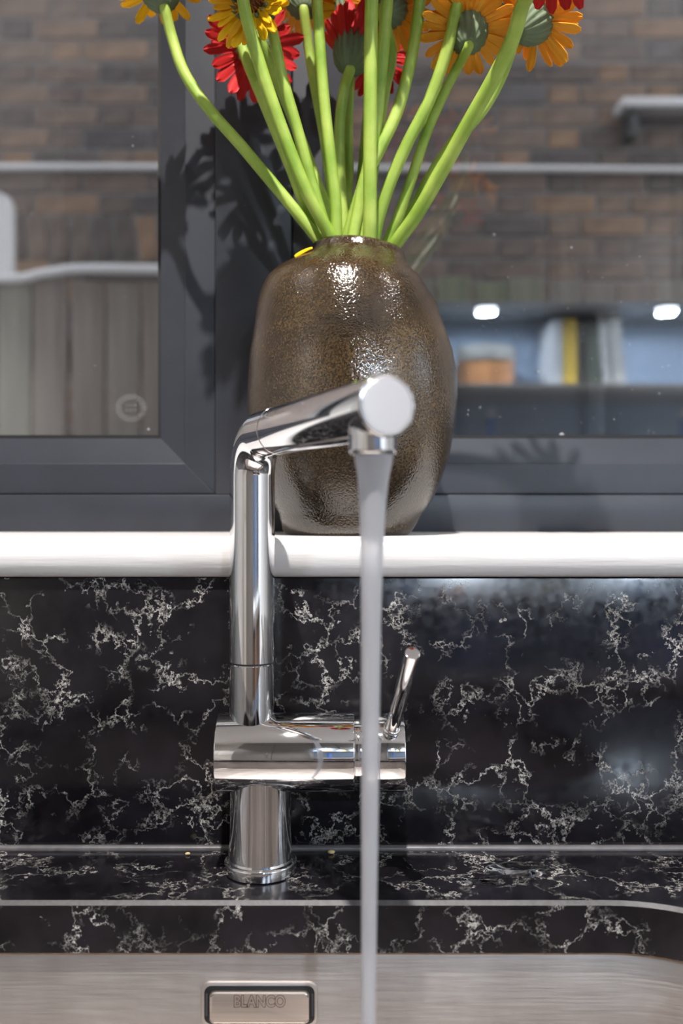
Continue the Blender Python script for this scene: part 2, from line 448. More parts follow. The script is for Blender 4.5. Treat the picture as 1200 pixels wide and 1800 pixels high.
WT, WBOT, EDGE = E - 0.2218, E - 0.2218 - 0.0292, 0.518
SX0, SX1, SY0, SY1, SR = -0.32, 0.232, 0.118, EDGE, 0.080
def worktop_bm():
    bm = bmesh.new(); n = 16
    inner = rrect(SX0, SX1, SY0, SY1, SR, n)
    ch = 0.0022
    inner2 = rrect(SX0 - ch, SX1 + ch, SY0 - ch, SY1 + ch, SR + ch, n)
    X0, X1, Y0, Y1 = XL, XR, 0.035, FY
    outer = []
    for q, (x, y) in enumerate(inner):
        c = q // (n + 1); k = (q % (n + 1)) / n
        cx, cy = [(X1, Y1), (X0, Y1), (X0, Y0), (X1, Y0)][c]
        seq = {0: ((X1, y), (cx, cy), (x, Y1)), 1: ((x, Y1), (cx, cy), (X0, y)), 2: ((X0, y), (cx, cy), (x, Y0)), 3: ((x, Y0), (cx, cy), (X1, y))}[c]
        if k < 0.5: px = seq[0]
        elif k > 0.5: px = seq[2]
        else: px = seq[1]
        outer.append(px)
    def loop(pts, z): return [bm.verts.new((x, y, z)) for x, y in pts]
    a = loop(outer, WBOT); b = loop(outer, WT); c = loop(inner2, WT); d = loop(inner, WT - ch); e = loop(inner, WBOT)
    for t, (p, q) in enumerate(((a, b), (b, c), (c, d), (d, e), (e, a))):
        m = len(p)
        for i in range(m):
            j = (i + 1) % m
            bm.faces.new((p[i], p[j], q[j], q[i])).material_index = 1 if t == 2 else 0
    bmesh.ops.remove_doubles(bm, verts=bm.verts, dist=1e-6)
    return bm
wt = link_bm('worktop', worktop_bm(), QUARTZ, smooth=True, auto=30)
wt.data.materials.append(m_painted('ground_quartz_edge', (0.045, 0.041, 0.043), 0.5, 300, 0.3, 0.0002, 0.4))
S(wt, 'black veined quartz worktop with sink cut-out')
sb = bmesh.new()
path = [Vector((x, FY - 0.0008, WT + 0.0008)) for x in (XL + .002, -0.6, 0, 0.6, XR - .002)]
S(link_bm('trim_1', tube_bm(path, 0.0026, 10), SEAL, smooth=True), 'grey silicone bead where worktop meets splashback')

# ------------------------------------------------------------------ window_1 (anthracite, two casements)
win = empty('window_1', (0, 0.76, SILL_T)); S(win, 'anthracite framed double casement window behind the vase')
MX0, MX1 = -0.1009, -0.0400
FZ0, FZ1 = SILL_T, E + 0.0140
FT = WZ1 - 0.035
box('frame_rail', WX0, WX1, 0.727, 0.80, FZ0, FZ1, FRAME, win, 0.0012)
box('frame_rail', WX0, WX1, 0.727, 0.80, FT, WZ1, FRAME, win, 0.0012)
box('frame_rail', WX0, WX0 + .03, 0.727, 0.80, FZ1, FT, FRAME, win, 0.0012)
box('frame_rail', WX1 - .03, WX1, 0.727, 0.80, FZ1, FT, FRAME, win, 0.0012)
box('mullion', MX0, MX1, 0.727, 0.80, FZ1, FT, FRAME, win, 0.0012)
def mitred(x0, x1, z0, z1, w):
    i0, i1, j0, j1 = x0 + w, x1 - w, z0 + w, z1 - w
    return [[(x0, z0), (x1, z0), (i1, j0), (i0, j0)], [(x1, z0), (x1, z1), (i1, j1), (i1, j0)],
            [(x1, z1), (x0, z1), (i0, j1), (i1, j1)], [(x0, z1), (x0, z0), (i0, j0), (i0, j1)]]
def casement(x0, x1, glass_name='glass_pane'):
    g = 0.0006
    for p in mitred(x0 + g, x1 - g, FZ1 + g, FT - g, 0.0246): link_bm('sash_rail', prism_bm(p, 0.7325, 0.79, 0.0006), FRAME, win)
    bx0, bx1, bz0, bz1 = x0 + 0.0252, x1 - 0.0252, FZ1 + 0.0252, FT - 0.0252
    for p in mitred(bx0, bx1, bz0, bz1, 0.0205):
        bm = prism_bm(p, 0.7345, 0.748, 0)
        # bead leans back towards the glass
        cx, cz = (bx0 + bx1)/2, (bz0 + bz1)/2
        for v in bm.verts:
            inn = min(v.co.x - bx0, bx1 - v.co.x, v.co.z - bz0, bz1 - v.co.z)
            if v.co.y < 0.74 and inn > 0.01: v.co.y += 0.0045
        link_bm('glazing_bead', bm, FRAME, win)
    gx0, gx1, gz0, gz1 = bx0 + 0.0205, bx1 - 0.0205, bz0 + 0.0205, bz1 - 0.0205
    bm = bmesh.new()
    for p in mitred(gx0 - .001, gx1 + .001, gz0 - .001, gz1 + .001, 0.0042):
        b2 = prism_bm(p, 0.7435, 0.7500, 0); me = bpy.data.meshes.new('t'); b2.to_mesh(me); b2.free(); bm.from_mesh(me); bpy.data.meshes.remove(me)
    link_bm('gasket', bm, GASKET, win)
    pane = box(glass_name, gx0 - .004, gx1 + .004, 0.7500, 0.7540, gz0 - .004, gz1 + .004, GLASS, win)
    return pane, gx0, gx1, gz0, gz1
paneL = casement(WX0 + .03, MX0)
paneR = casement(MX1, WX1 - .03)
ETCH = plain('etched_glass_mark', (0.75, 0.74, 0.72), 0.6, 0, 0.5, Alpha=0.07)
DUST = plain('dried_water_speck', (0.8, 0.8, 0.82), 0.5, 0, 0.5, Alpha=0.35)
def etched():
    bm = bmesh.new(); c = W(230, 717, 0.7494)
    def ring(r0, r1, seg=48, a0=0, a1=2*PI):
        vs_ = []
        for k in range(seg + 1):
            a = a0 + (a1 - a0) * k / seg
            vs_.append([bm.verts.new((c.x + r * math.cos(a), y, c.z + r * math.sin(a) * 0.9)) for r, y in ((r0, 0.7498), (r0, 0.7496), (r1, 0.7496), (r1, 0.7498))])
        for p, q in zip(vs_[:-1], vs_[1:]):
            for i in range(4): bm.faces.new((p[i], p[(i+1) % 4], q[(i+1) % 4], q[i]))
    ring(0.0118, 0.0125); ring(0.0080, 0.0085)
    for k in range(22):
        a = 2*PI*k/22; ring(0.0092, 0.0110, 3, a, a + 0.17)
    # emblem strokes in the middle
    for dx in (-0.0035, 0.0, 0.0035):
        for dz in (-0.0030, 0.0008):
            x, z = c.x + dx, c.z + dz
            b2 = [(x - .0011, z), (x + .0011, z + .0004), (x + .0009, z + .0026), (x - .0009, z + .0024)]
            vv = [bm.verts.new((a, 0.7496, b)) for a, b in b2]; bm.faces.new(vv)
    return bm
e = link_bm('etched_mark', etched(), ETCH); child(e, paneL[0]); e['label'] = 'faint round etched safety mark on the pane'
def specks(n, px0, px1, py0, py1, rmin, rmax, seed, extra=()):
    rnd = random.Random(seed); bm = bmesh.new()
    L_ = [(rnd.uniform(px0, px1), py0 + (py1 - py0) * rnd.random() ** 0.7, rnd.uniform(rmin, rmax) * rnd.random()) for _ in range(n)] + list(extra)
    for px, py, r in L_:
        p = W(px, py, 0.7495); r = r * .6 + 0.00018
        b2 = lathe_bm([(0, -0.0003), (r * .7, -0.0002), (r, 0.0003)], 7, p, 'Y'); me = bpy.data.meshes.new('t'); b2.to_mesh(me); b2.free(); bm.from_mesh(me); bpy.data.meshes.remove(me)
    return bm
for pn, args in ((paneR[0], (90, 770, 1200, 440, 765, 0.0002, 0.0011, 3, [(945, 653, 0.0022), (987, 765, 0.0035), (868, 412, 0.0022), (1004, 435, 0.0013)])),
                 (paneL[0], (22, 0, 268, 180, 750, 0.0002, 0.0008, 5, [(233, 256, 0.0012), (233, 240, 0.0006), (261, 755, 0.0016)]))):
    e = link_bm('water_specks', specks(*args), DUST, smooth=True); child(e, pn); e['kind'] = 'stuff'

# ------------------------------------------------------------------ outside: brick wall, fence, pipe
WD = 3.10
bw = box('wall_outside', -9, 9, WD, WD + 0.25, -0.3, E + 9.0, FARBRICK)  # unseen top raised to keep the brickwork in shade
S(bw, 'old brick wall seen through the window')
course = 0.0745; mort = 0.010
def brick_mesh(l, h):
    bm = box_bm(-l/2, l/2, -0.012, 0.02, -h/2, h/2, 0.004, 1); me = bpy.data.meshes.new('brick'); bm.to_mesh(me); bm.free(); me.materials.append(BRICK); return me
BS, BH, BV = brick_mesh(0.215, 0.064), brick_mesh(0.1025, 0.064), brick_mesh(0.064, 0.150)
bx0, bx1 = -1.38, 1.38
mb = box('mortar_bed', bx0, bx1, WD - 0.006, WD + 0.001, E + 0.56, E + 0.56 + 18 * course, MORTAR, bw)
arch_z0, arch_z1 = E + 0.56 + 4 * course, E + 0.56 + 6 * course
def put_brick(me, x, z, rot=0.0):
    o = bpy.data.objects.new('brick', me); COL.objects.link(o)
    o.location = (x, WD + random.uniform(-.003, .002), z); o.rotation_euler = (0, rot, 0)
    o.parent = bw
for r in range(18):
    x = bx0 + (0.0 if r % 2 == 0 else -0.169) ; z = E + 0.56 + (r + .5) * course; k = 0
    while True:
        l = 0.215 if k % 2 == 0 else 0.1025
        if x + l > bx1: break
        if x >= bx0 - .001:
            inside = (r in (4, 5)) and x < -0.52
            if not inside: put_brick(BS if k % 2 == 0 else BH, x + l/2, z)
        x += l + mort; k += 1
xx = bx0 + 0.05
while xx < -0.56:       # brick-on-end flat arch, leaning
    put_brick(BV, xx, (arch_z0 + arch_z1)/2 - .003, math.radians(-7)); xx += 0.0745
pp = [Vector((x, WD - 0.035, W(0, 293 + dy, WD - 0.035).z)) for x, dy in ((-2.2, 0), (-0.8, 1), (0, 3), (0.7, 4), (2.2, 10))]
tag(link_bm('wall_conduit', tube_bm(catmull(pp, 5), 0.0115, 12), PVC, smooth=True), 'thin off-white conduit running along the brick wall', 'pipe')
lg = empty('white_ledge', W(1150, 190, WD - .05)); tag(lg, 'short white ledge fixed to the brick wall at upper right', 'ledge')
a, b_ = W(1092, 172, 3.0), W(1290, 188, 3.0)
box('board', a.x, b_.x, WD - 0.11, WD - 0.012, b_.z, a.z, PVC, lg, 0.004)
box('bracket', a.x + .03, a.x + .06, WD - 0.09, WD - 0.012, b_.z - 0.09, b_.z - .0005, GASKET, lg, 0.003)
sbx = empty('dark_view_box', (0.75, 1.9, -0.1)); tag(sbx, 'added dark grey box darkening the view through the right pane', 'box')  # added box, makes the lower view through the right pane dark
DARKP = m_painted('dark_grey_resin', (0.025, 0.025, 0.028), 0.6, 12, 0.2, 0.002, 0.2)
zt_ = W(0, 532, 1.95).z
box('body', 0.12, 1.75, 1.95, 2.45, -0.1, zt_ - .035, DARKP, sbx, 0.01); box('lid', 0.10, 1.77, 1.93, 2.47, zt_ - .034, zt_, DARKP, sbx, 0.012)
for i in range(5): box('panel_rib', 0.20 + .32 * i, 0.24 + .32 * i, 1.94, 1.951, 0.0, zt_ - .08, DARKP, sbx, 0.004)
# fence
FD = 2.60
fn = empty('garden_fence', (0, FD, 0)); tag(fn, 'weathered vertical board fence in front of the brick wall', 'fence')
ftop = W(0, 492, FD).z
pm = bpy.data.meshes.new('plank'); bm = box_bm(-0.0468, 0.0468, -0.009, 0.009, 0, ftop + 0.1, 0.003, 1); bm.to_mesh(pm); bm.free(); pm.materials.append(PLANK)
for i in range(-17, 18):
    o = bpy.data.objects.new('plank', pm); COL.objects.link(o); o.location = (i * 0.104 + 0.006, FD + random.uniform(-.004, .004), -0.1 + random.uniform(-.012, .006)); child(o, fn)
    o.rotation_euler = (0, random.uniform(-.004, .004), 0)
for z in (0.35, ftop - 0.25): box('fence_rail', -1.85, 1.85, FD + 0.014, FD + 0.055, z, z + 0.08, PLANK, fn)
cp = [W(-260, 484, FD - .02), W(10, 490, FD - .02), W(70, 482, FD - .02), W(140, 473, FD - .02), W(280, 474, FD - .02), W(420, 476, FD - .02)]
tag(link_bm('white_hose', tube_bm(catmull(cp, 5), 0.0150, 12), PVC, smooth=True), 'pale hose lying along the top of the fence', 'hose')
pb = W(28, 486, FD); pt = W(28, 338, FD); pb.z = max(pb.z, ftop + .012)
o = link_bm('white_post', prism_bm([(-1.3, pb.z), (pb.x, pb.z), (pb.x, pt.z - .05), (pb.x - .012, pt.z - .02), (pb.x - .05, pt.z), (-1.3, pt.z + .02)], FD - .016, FD + .004, 0.004), PVC)
tag(o, 'white rounded panel standing on the fence top at far left', 'panel')
S(box('ground_outside', -8, 12, 0.86, WD, -0.4, -0.1, CONCRETE), 'grey paved passage outside the window')
S(box('ground_side', XR + .1, 14, -8, 0.86, -0.45, -0.12, CONCRETE), 'grey paving beyond the side window')

# ------------------------------------------------------------------ room behind the camera (seen mirrored in the glass and chrome)
CY = -1.10
for i, (x0, x1, lab) in enumerate(((0.235, 0.585, 'grey wall cupboard above the canister niche'), (0.59, 0.94, 'grey wall cupboard above the books in the niche'), (0.945, 1.295, 'grey wall cupboard nearest the side window'))):
    t = empty('wall_cupboard', ((x0 + x1)/2, YB, E + 0.60)); tag(t, lab, 'cupboard', 'wall cupboards')
    box('body', x0, x1, YB, CY, E + 0.60, ZC - .002, CAB, t, 0.001)
    d = box('door', x0 + .002, x1 - .002, CY, CY + .018, E + 0.595, ZC - .01, CAB, t, 0.002)
    hd = box('handle', x0 + .03, x0 + .042, CY + .018, CY + .04, E + 0.63, E + 0.79, SATIN, None, 0.003); child(hd, d)
t = empty('tall_cupboard', (-0.28, YB, 0)); tag(t, 'tall grey larder cupboard beside the niche', 'cupboard')
box('body', -0.80, 0.23, YB + .004, CY - .02, 0, ZC - .002, CAB, t, 0.001)
for x0 in (-0.80, -0.283):
    d = box('door', x0 + .002, x0 + .511, CY - .02, CY, 0.1, ZC - .01, CAB, t, 0.002)
    hd = box('handle', x0 + .45, x0 + .462, CY, CY + .025, E - .2, E + .2, SATIN, None, 0.003); child(hd, d)
dr = empty('door_1', (-1.17, YB, 0)); S(dr, 'white panelled kitchen door in the back corner')
box('door_leaf', -1.52, -0.83, YB + .001, YB + .05, 0.005, E + 0.92, WHITE, dr, 0.003)
for z0, z1 in ((0.2, 0.95), (1.1, 1.9)):
    for x0 in (-1.43, -1.14): box('panel', x0, x0 + .24, YB + .05, YB + .058, z0, z1, WHITE, dr, 0.004)
lathe = lathe_bm([(0, .06), (.018, .058), (.026, .045), (.022, .03), (.010, .02), (.010, 0)], 24, (-0.89, YB + .05, 1.0), 'Y'); link_bm('door_knob', lathe, CHROME, dr, True)
S(box('niche_lining', 0.235, 1.298, YB, YB + 0.012, E - 0.20, E + 0.599, NICHE), 'pale blue lining behind the lit shelf')
sh = box('shelf', 0.232, 1.298, YB + .012, CY - .03, E + 0.345, E + 0.372, SHELFM, bev=0.002); tag(sh, 'grey shelf carrying books and a canister', 'shelf')
bc = empty('base_cupboard', (0.76, YB, 0)); tag(bc, 'walnut base cupboard run under the lit niche', 'cupboard')
box('body', 0.232, 1.298, YB + .004, CY + .22, 0.0, E - 0.26, CABB, bc, 0.002); box('counter', 0.232, 1.298, YB + .012, CY + .25, E - 0.26, E - 0.2205, SHELFM, bc, 0.002)
for i in range(3): box('drawer_front', 0.236 + .354 * i, 0.236 + .354 * i + .35, CY + .22, CY + .238, 0.12, E - .275, CABB, bc, 0.002)
def bk(px0, px1, ytop, col, lab, lean=0.0):
    d = 2 * .752 + 1.25; x0, x1 = (px0 - 600)/F*d, (px1 - 600)/F*d; h = (690 - ytop)/F*d
    t = empty('book', ((x0 + x1)/2, -1.25, E + .3725)); tag(t, lab, 'book', 'books in the lit niche')
    cv = plain('book_cover', col, 0.6); pg = plain('book_pages', (0.75, 0.72, 0.66), 0.8); w = x1 - x0
    parts = []
    for nm, a0, a1, y0, y1, mm in (('cover', x0, x0 + .003, -1.40, -1.20, cv), ('cover', x1 - .003, x1, -1.40, -1.20, cv), ('spine', x0 + .003, x1 - .003, -1.203, -1.20, cv), ('page_block', x0 + .003, x1 - .003, -1.397, -1.203, pg)):
        bm = box_bm(a0, a1, y0, y1, E + .3728, E + .3728 + h - (.004 if nm == 'page_block' else 0))
        if lean:
            for v in bm.verts: v.co.x -= (v.co.z - E - .3728) * lean
        link_bm(nm, bm, mm, t)
bk(966, 981, 572, (0.70, 0.70, 0.72), 'thin white book left of the yellow book')
bk(983, 1006, 572, (0.75, 0.50, 0.06), 'yellow book standing on the lit shelf')
bk(1008, 1022, 575, (0.06, 0.05, 0.04), 'thin black book right of the yellow book')
bk(1024, 1044, 580, (0.05, 0.06, 0.035), 'dark green book between the black and grey books')
bk(1052, 1068, 556, (0.50, 0.48, 0.47), 'tall grey book leaning against the dark ones', 0.09)
bk(1071, 1092, 553, (0.66, 0.64, 0.62), 'tall pale book leaning at the end of the row', 0.09)
dN = 2 * .752 + 1.25
cx = (855 - 600)/F*dN; rc = 51/F*dN
t = empty('canister', (cx, -1.27, E + .3725)); tag(t, 'wide copper canister with a white lid on the lit shelf', 'canister')
link_bm('body', lathe_bm([(0, 0), (rc*.95, 0), (rc, .004), (rc, .078), (rc*.98, .080), (0, .080)], 40, (cx, -1.27, E + .3727)), plain('copper_canister', (0.55, 0.24, 0.09), 0.35, 0.4), t, True, 30)
link_bm('lid', lathe_bm([(0, .0805), (rc*1.02, .0805), (rc*1.03, .085), (rc*1.03, .118), (rc, .124), (0, .128)], 40, (cx, -1.27, E + .3727)), plain('white_lid', (0.88, 0.87, 0.82), 0.4), t, True, 30)
BLUEG = plain('blue_glass', (0.10, 0.25, 0.75), 0.1)
for bxp, lab in ((857, 'blue bottle on the counter under the canister'), (1190, 'blue bottle on the counter under the shelf end')):
    x = (bxp - 600)/F*dN; t = empty('bottle', (x, -1.2, E - .22)); tag(t, lab, 'bottle', 'blue bottles in the niche')
    link_bm('body', lathe_bm([(0, 0), (.024, 0), (.027, .01), (.027, .36), (.020, .42), (.011, .45), (.011, .50), (0, .50)], 28, (x, -1.2, E - .2203)), BLUEG, t, True, 40)
    link_bm('cap', lathe_bm([(0, .5005), (.013, .5005), (.013, .522), (0, .524)], 20, (x, -1.2, E - .2203)), WHITE, t, True, 40)
# under-cupboard lamps
LAMP_C = m_lamp('cool_lamp_lens', (0.80, 0.90, 1.0), 26.0)
def lamp_data(name, kind, W_, col, size):
    l = bpy.data.lights.new(name, kind); l.energy = W_; l.color = col
    if kind == 'SPOT': l.spot_size = math.radians(98); l.spot_blend = 0.5; l.shadow_soft_size = size
    else: l.shape = 'DISK'; l.size = size
    return l
for px, lab in ((855, 'round cool lamp under the cupboard above the canister'), (1172, 'round cool lamp under the cupboard above the books')):
    x = (px - 600)/F*(dN - .11); y = -1.145
    t = empty('under_cupboard_lamp', (x, y, E + .595)); tag(t, lab, 'lamp', 'lamps under the wall cupboards')
    link_bm('housing', lathe_bm([(0, 0), (.040, 0), (.040, -.008), (.032, -.010), (.030, -.006), (0, -.006)], 32, (x, y, E + .5995)), SATIN, t, True, 30)
    link_bm('lens', lathe_bm([(0, -.0065), (.029, -.0065), (.029, -.013), (.02, -.016), (0, -.017)], 32, (x, y, E + .5995)), LAMP_C, t, True)
    lo = bpy.data.objects.new('lamp_light', lamp_data('under_light', 'AREA', UNDERLIGHT_W, (0.72, 0.85, 1.0), 0.05)); COL.objects.link(lo); lo.location = (x, y, E + .578); child(lo, t)
# ceiling downlights
LAMP_N = m_lamp('neutral_lamp_lens', (1.0, 0.96, 0.92), 25.0)
def downlight(x, y, w, lab):
    t = empty('ceiling_downlight', (x, y, ZC)); tag(t, lab, 'lamp', 'recessed ceiling downlights')
    link_bm('trim_ring', lathe_bm([(.030, .0), (.045, .0), (.045, -.003), (.040, -.006), (.031, -.004), (.030, .0)], 40, (x, y, ZC - .0003)), CHROME, t, True, 40)
    link_bm('lens', lathe_bm([(0, -.002), (.029, -.002), (.029, -.0025), (0, -.003)], 40, (x, y, ZC)), LAMP_N, t, True)
    lo = bpy.data.objects.new('lamp_light', lamp_data('downlight', 'SPOT', w, (1.0, 0.955, 0.92), 0.013)); COL.objects.link(lo); lo.location = (x, y, ZC - .012); child(lo, t)
downlight(-0.03, -0.06, DOWNLIGHT_W * 5.4, 'ceiling downlight right above the sink tap')
downlight(0.85, 0.30, DOWNLIGHT_W * .3, 'ceiling downlight by the side window')
downlight(-0.95, 0.30, DOWNLIGHT_W * .3, 'ceiling downlight over the left worktop')
downlight(-1.25, -0.66, DOWNLIGHT_W * 2.6, 'ceiling downlight near the larder cupboard')
downlight(1.05, -0.66, DOWNLIGHT_W * 2.6, 'ceiling downlight in front of the wall cupboards')
# base cupboards under the worktop
bu = empty('sink_base_cupboard', (0, 0.3, 0)); tag(bu, 'walnut base cupboard under the sink worktop', 'cupboard')
box('side_panel', XL + .001, XL + .02, 0.06, 0.60, 0, WBOT - .001, CABB, bu); box('side_panel', XR - .02, XR - .001, 0.06, 0.60, 0, WBOT - .001, CABB, bu)
for i in range(4): box('door', XL + .004 + .712 * i, XL + .004 + .712 * i + .706, 0.045, 0.063, 0.12, WBOT - .008, CABB, bu, 0.002)

# ------------------------------------------------------------------ sink
sink = empty('sink', ((SX0 + SX1)/2, (SY0 + SY1)/2, WBOT)); tag(sink, 'brushed steel undermount sink with engraved overflow cover', 'sink')
def basin_bm():
    bm = bmesh.new(); n = 16; loops = []
    o0 = -0.0062
    steps = [(-0.028, -0.0015, SR + .028), (o0, -0.0015, SR), (o0 + .0008, -0.004, SR), (o0 + .002, -0.055, SR), (0.000, -0.150, SR)]
    for k in range(1, 7):
        a = PI/2 * k / 6; steps.append((0.000 + 0.030 * (1 - math.cos(a)), -0.150 - 0.030 * math.sin(a), max(0.03, SR - .03 * k / 6)))
    for off, dz, r in steps:
        loops.append([bm.verts.new((x, y, WBOT + dz)) for x, y in rrect(SX0 + off, SX1 - off, SY0 + off, SY1 - off, max(r - off, .02) if off > 0 else r, n)])
    for a, b in zip(loops[:-1], loops[1:]):
        m = len(a)
        for i in range(m): bm.faces.new((a[i], a[(i+1) % m], b[(i+1) % m], b[i]))
    bm.faces.new(loops[-1]); return bm
bas = link_bm('basin', basin_bm(), STEEL, sink, True, 60)
wy = EDGE + 0.0058   # plane of the rear basin wall near the overflow
def plate(name, px0, px1, py0, py1, r, y0, y1, m, bev, parent):
    a, b = W(px0, py1, wy), W(px1, py0, wy); pts = rrect(a.x, b.x, a.z, b.z, r, 6)
    return link_bm(name, prism_bm(pts, y0, y1, bev), m, parent, True, 40)
plate('overflow_surround', 354, 558, 1723, 1801, 0.0050, wy - 0.0024, wy + .002, STEEL, 0.0008, sink)
plate('overflow_slot', 360, 553, 1729, 1796, 0.0042, wy - 0.0027, wy + .001, BLACK, 0.0001, sink)
for x0, x1 in ((362.5, 366.5), (547, 551)): plate('overflow_clip', x0, x1, 1742, 1782, 0.0006, wy - 0.0031, wy - .001, SEAM, 0.0002, sink)
PLATE = m_painted('brushed_overflow_plate', (0.66, 0.59, 0.54), 0.36, 300, 0.1, 0.0001, 0.1, (0.05, 1, 4)); PLATE.node_tree.nodes['Principled BSDF'].inputs['Metallic'].default_value = 1.0
ovc = plate('overflow_cover', 370, 544, 1737, 1791, 0.0026, wy - 0.0056, wy - .002, PLATE, 0.0011, sink)
fc = bpy.data.curves.new('lettering', 'FONT'); fc.body = 'BLANCO'; fc.align_x = 'CENTER'; fc.align_y = 'CENTER'
fc.size = 0.0090; fc.fill_mode = 'NONE'; fc.bevel_depth = 0.00022; fc.bevel_resolution = 1; fc.offset = 0.00035; fc.space_character = 1.02
fo = bpy.data.objects.new('lettering', fc); COL.objects.link(fo); fc.materials.append(ENGRAVE)
pT = W(456, 1761, wy - .0056); fo.location = (pT.x, wy - 0.00562, pT.z); fo.rotation_euler = (PI/2, 0, 0); fo.scale = (0.80, 1, 1)
bpy.context.view_layer.update()
tm = bpy.data.meshes.new_from_object(fo.evaluated_get(bpy.context.evaluated_depsgraph_get())); mw = fo.matrix_world.copy()
bpy.data.objects.remove(fo); tm.transform(mw); tm.name = 'lettering'
fo = bpy.data.objects.new('lettering', tm); COL.objects.link(fo)
child(fo, ovc); fo['label'] = 'engraved outline letters reading BLANCO'
# stained seal between stone and steel
def seal_bm():
    bm = bmesh.new(); n = 16; L_ = []
    for off, dz in ((-0.001, 0.0002), (-0.0012, -0.0002), (-0.0014, -0.0012), (-0.0075, -0.0013), (-0.0075, 0.0002)):
        L_.append([bm.verts.new((x, y, WBOT + dz)) for x, y in rrect(SX0 + off + .0006, SX1 - off - .0006, SY0 + off + .0006, SY1 - off - .0006, SR, n)])
    for a, b in zip(L_, L_[1:] + L_[:1]):
        m = len(a)
        for i in range(m): bm.faces.new((a[i], a[(i+1) % m], b[(i+1) % m], b[i]))
    return bm
link_bm('seal', seal_bm(), SEALB, sink, True)

# ------------------------------------------------------------------ tap
D = 0.563
tap = empty('mixer_tap', W(458, 1530, D)); tag(tap, 'polished chrome mixer tap with swivel spout and side lever', 'tap')
bx = W(458, 1530, D).x; cxx = W(443, 900, D).x
zb = E - 0.2218
link_bm('base_ring', lathe_bm([(0, 0), (.0210, 0), (.0221, .0006), (.0223, .0060), (.0221, .0068), (.0212, .0076), (.0203, .0078), (.0200, .0090), (0, .0090)], 72, (bx, D, zb + .0002)), CHROME, tap, True, 35)
zc = W(0, 1322, D).z; RB = 0.0238
prof = [(.0199, .0090)] + [(.0187 + .0013 * math.exp(-(h) / .010), .0090 + h) for h in [.002, .005, .009, .014, .02, .03, .045, .06]]
prof += [(.0187, zc - zb)]
link_bm('pedestal', lathe_bm([(0, .0090)] + prof + [(0, zc - zb)], 72, (bx, D, zb + .0002)), CHROME, tap, True, 50)
def cyl_x(name, x0, x1, r, bev=.0007, m=CHROME, parent=tap, z=zc, y=D):
    pr = [(0, x0), (r - bev, x0), (r - bev*.3, x0 + bev*.3), (r, x0 + bev), (r, x1 - bev), (r - bev*.3, x1 - bev*.3), (r - bev, x1), (0, x1)]
    return link_bm(name, lathe_bm(pr, 96, (0, y, z), 'X'), m, parent, True, 40)
xb0, xb1, xk0, xk1 = W(384, 0, D).x, W(622, 0, D).x, W(637, 0, D).x, W(709, 0, D).x
cyl_x('valve_body', xb0, xb1, RB)
cyl_x('knob_gap', xb1, xk0, RB - .0028, .0002)
knob = cyl_x('lever_knob', xk0, xk1, RB - .0002)
# lever leans right and towards the camera
lb = W(688, 1281, D - .018); lt_ = W(725, 1148, D - .072)
ax = (lt_ - lb).normalized()
def along(p0, p1, prof, seg=40):
    """lathe along p0->p1; prof (r, t in metres from p0)"""
    a = (p1 - p0).normalized(); q = Vector((0, 0, 1)).rotation_difference(a); bm = lathe_bm(prof, seg)
    for v in bm.verts: v.co = p0 + q @ v.co
    return bm
LL = (lt_ - lb).length
lev = link_bm('lever', along(lb, lt_, [(0, -.006), (.0046, -.006), (.0045, 0), (.0043, LL*.5), (.0043, LL - .0008), (.0040, LL), (.0036, LL + .0001), (0, LL + .0001)]), CHROME, None, True, 40); child(lev, knob)
lc = link_bm('lever_collar', along(lb, lt_, [(.0046, .0005), (.0053, .0006), (.0055, .0016), (.0050, .0024), (.0044, .0026)]), CHROME, None, True, 40); child(lc, knob)
# swivel column and spout
RP = 0.0139
zs = E + 0.0465; zseam = W(0, 1165, D).z
link_bm('column_collar', lathe_bm([(0, zc), (RP + .0001, zc), (RP + .0001, zseam - .0006), (RP - .0005, zseam), (0, zseam)], 72, (cxx, D, 0)), CHROME, tap, True, 40)
link_bm('column_joint', lathe_bm([(0, zseam), (RP - .0007, zseam), (RP - .0007, zseam + .0007), (0, zseam + .0007)], 72, (cxx, D, 0)), SEAM, tap, True, 40)
end = Vector((W(681, 0, 0.396).x, 0.396, zs)); c0 = Vector((cxx, D, zs)); sd = (end - c0).normalized()
RBEND = 0.0250
path = [Vector((cxx, D, zseam + .0007)), Vector((cxx, D, zseam + .0011)), Vector((cxx, D, zs - .06))]
for k in range(25):
    a = PI/2 * k / 24
    path.append(Vector((cxx, D, zs - RBEND)) + sd * (RBEND * (1 - math.cos(a))) + Vector((0, 0, RBEND * math.sin(a))))
LS = (end - c0).length
sj = 0.0490     # distance of the joint along the spout
path += [c0 + sd * (sj - .0004), c0 + sd * sj]
rad = [RP - .0005] + [RP] * (len(path) - 2) + [RP - .0005]
link_bm('swivel_pipe', tube_bm(path, rad, 72), CHROME, tap, True, 40)
link_bm('spout_joint', tube_bm([c0 + sd * sj, c0 + sd * (sj + .0007)], RP - .0006, 72), SEAM, tap, True, 40)
sp = link_bm('spout', along(c0 + sd * (sj + .0007), end, [(0, 0), (RP - .0005, 0), (RP, .0005), (RP, LS - sj - .0007 - .0010), (RP - .0003, LS - sj - .0011), (RP - .0010, LS - sj - .0007), (RP - .0016, LS - sj - .0007), (RP - .0016, LS - sj - .0012), (0, LS - sj - .0012)], 96), CHROME, tap, True, 35)
ec = link_bm('end_cap', along(end - sd * .0012, end, [(0, 0), (RP - .0017, 0), (RP - .0017, .0009), (RP - .0021, .0012), (0, .0012)], 96), SATIN, None, True, 35); child(ec, sp)
noz = c0 + sd * (LS - .0148)
nz = zs - RP
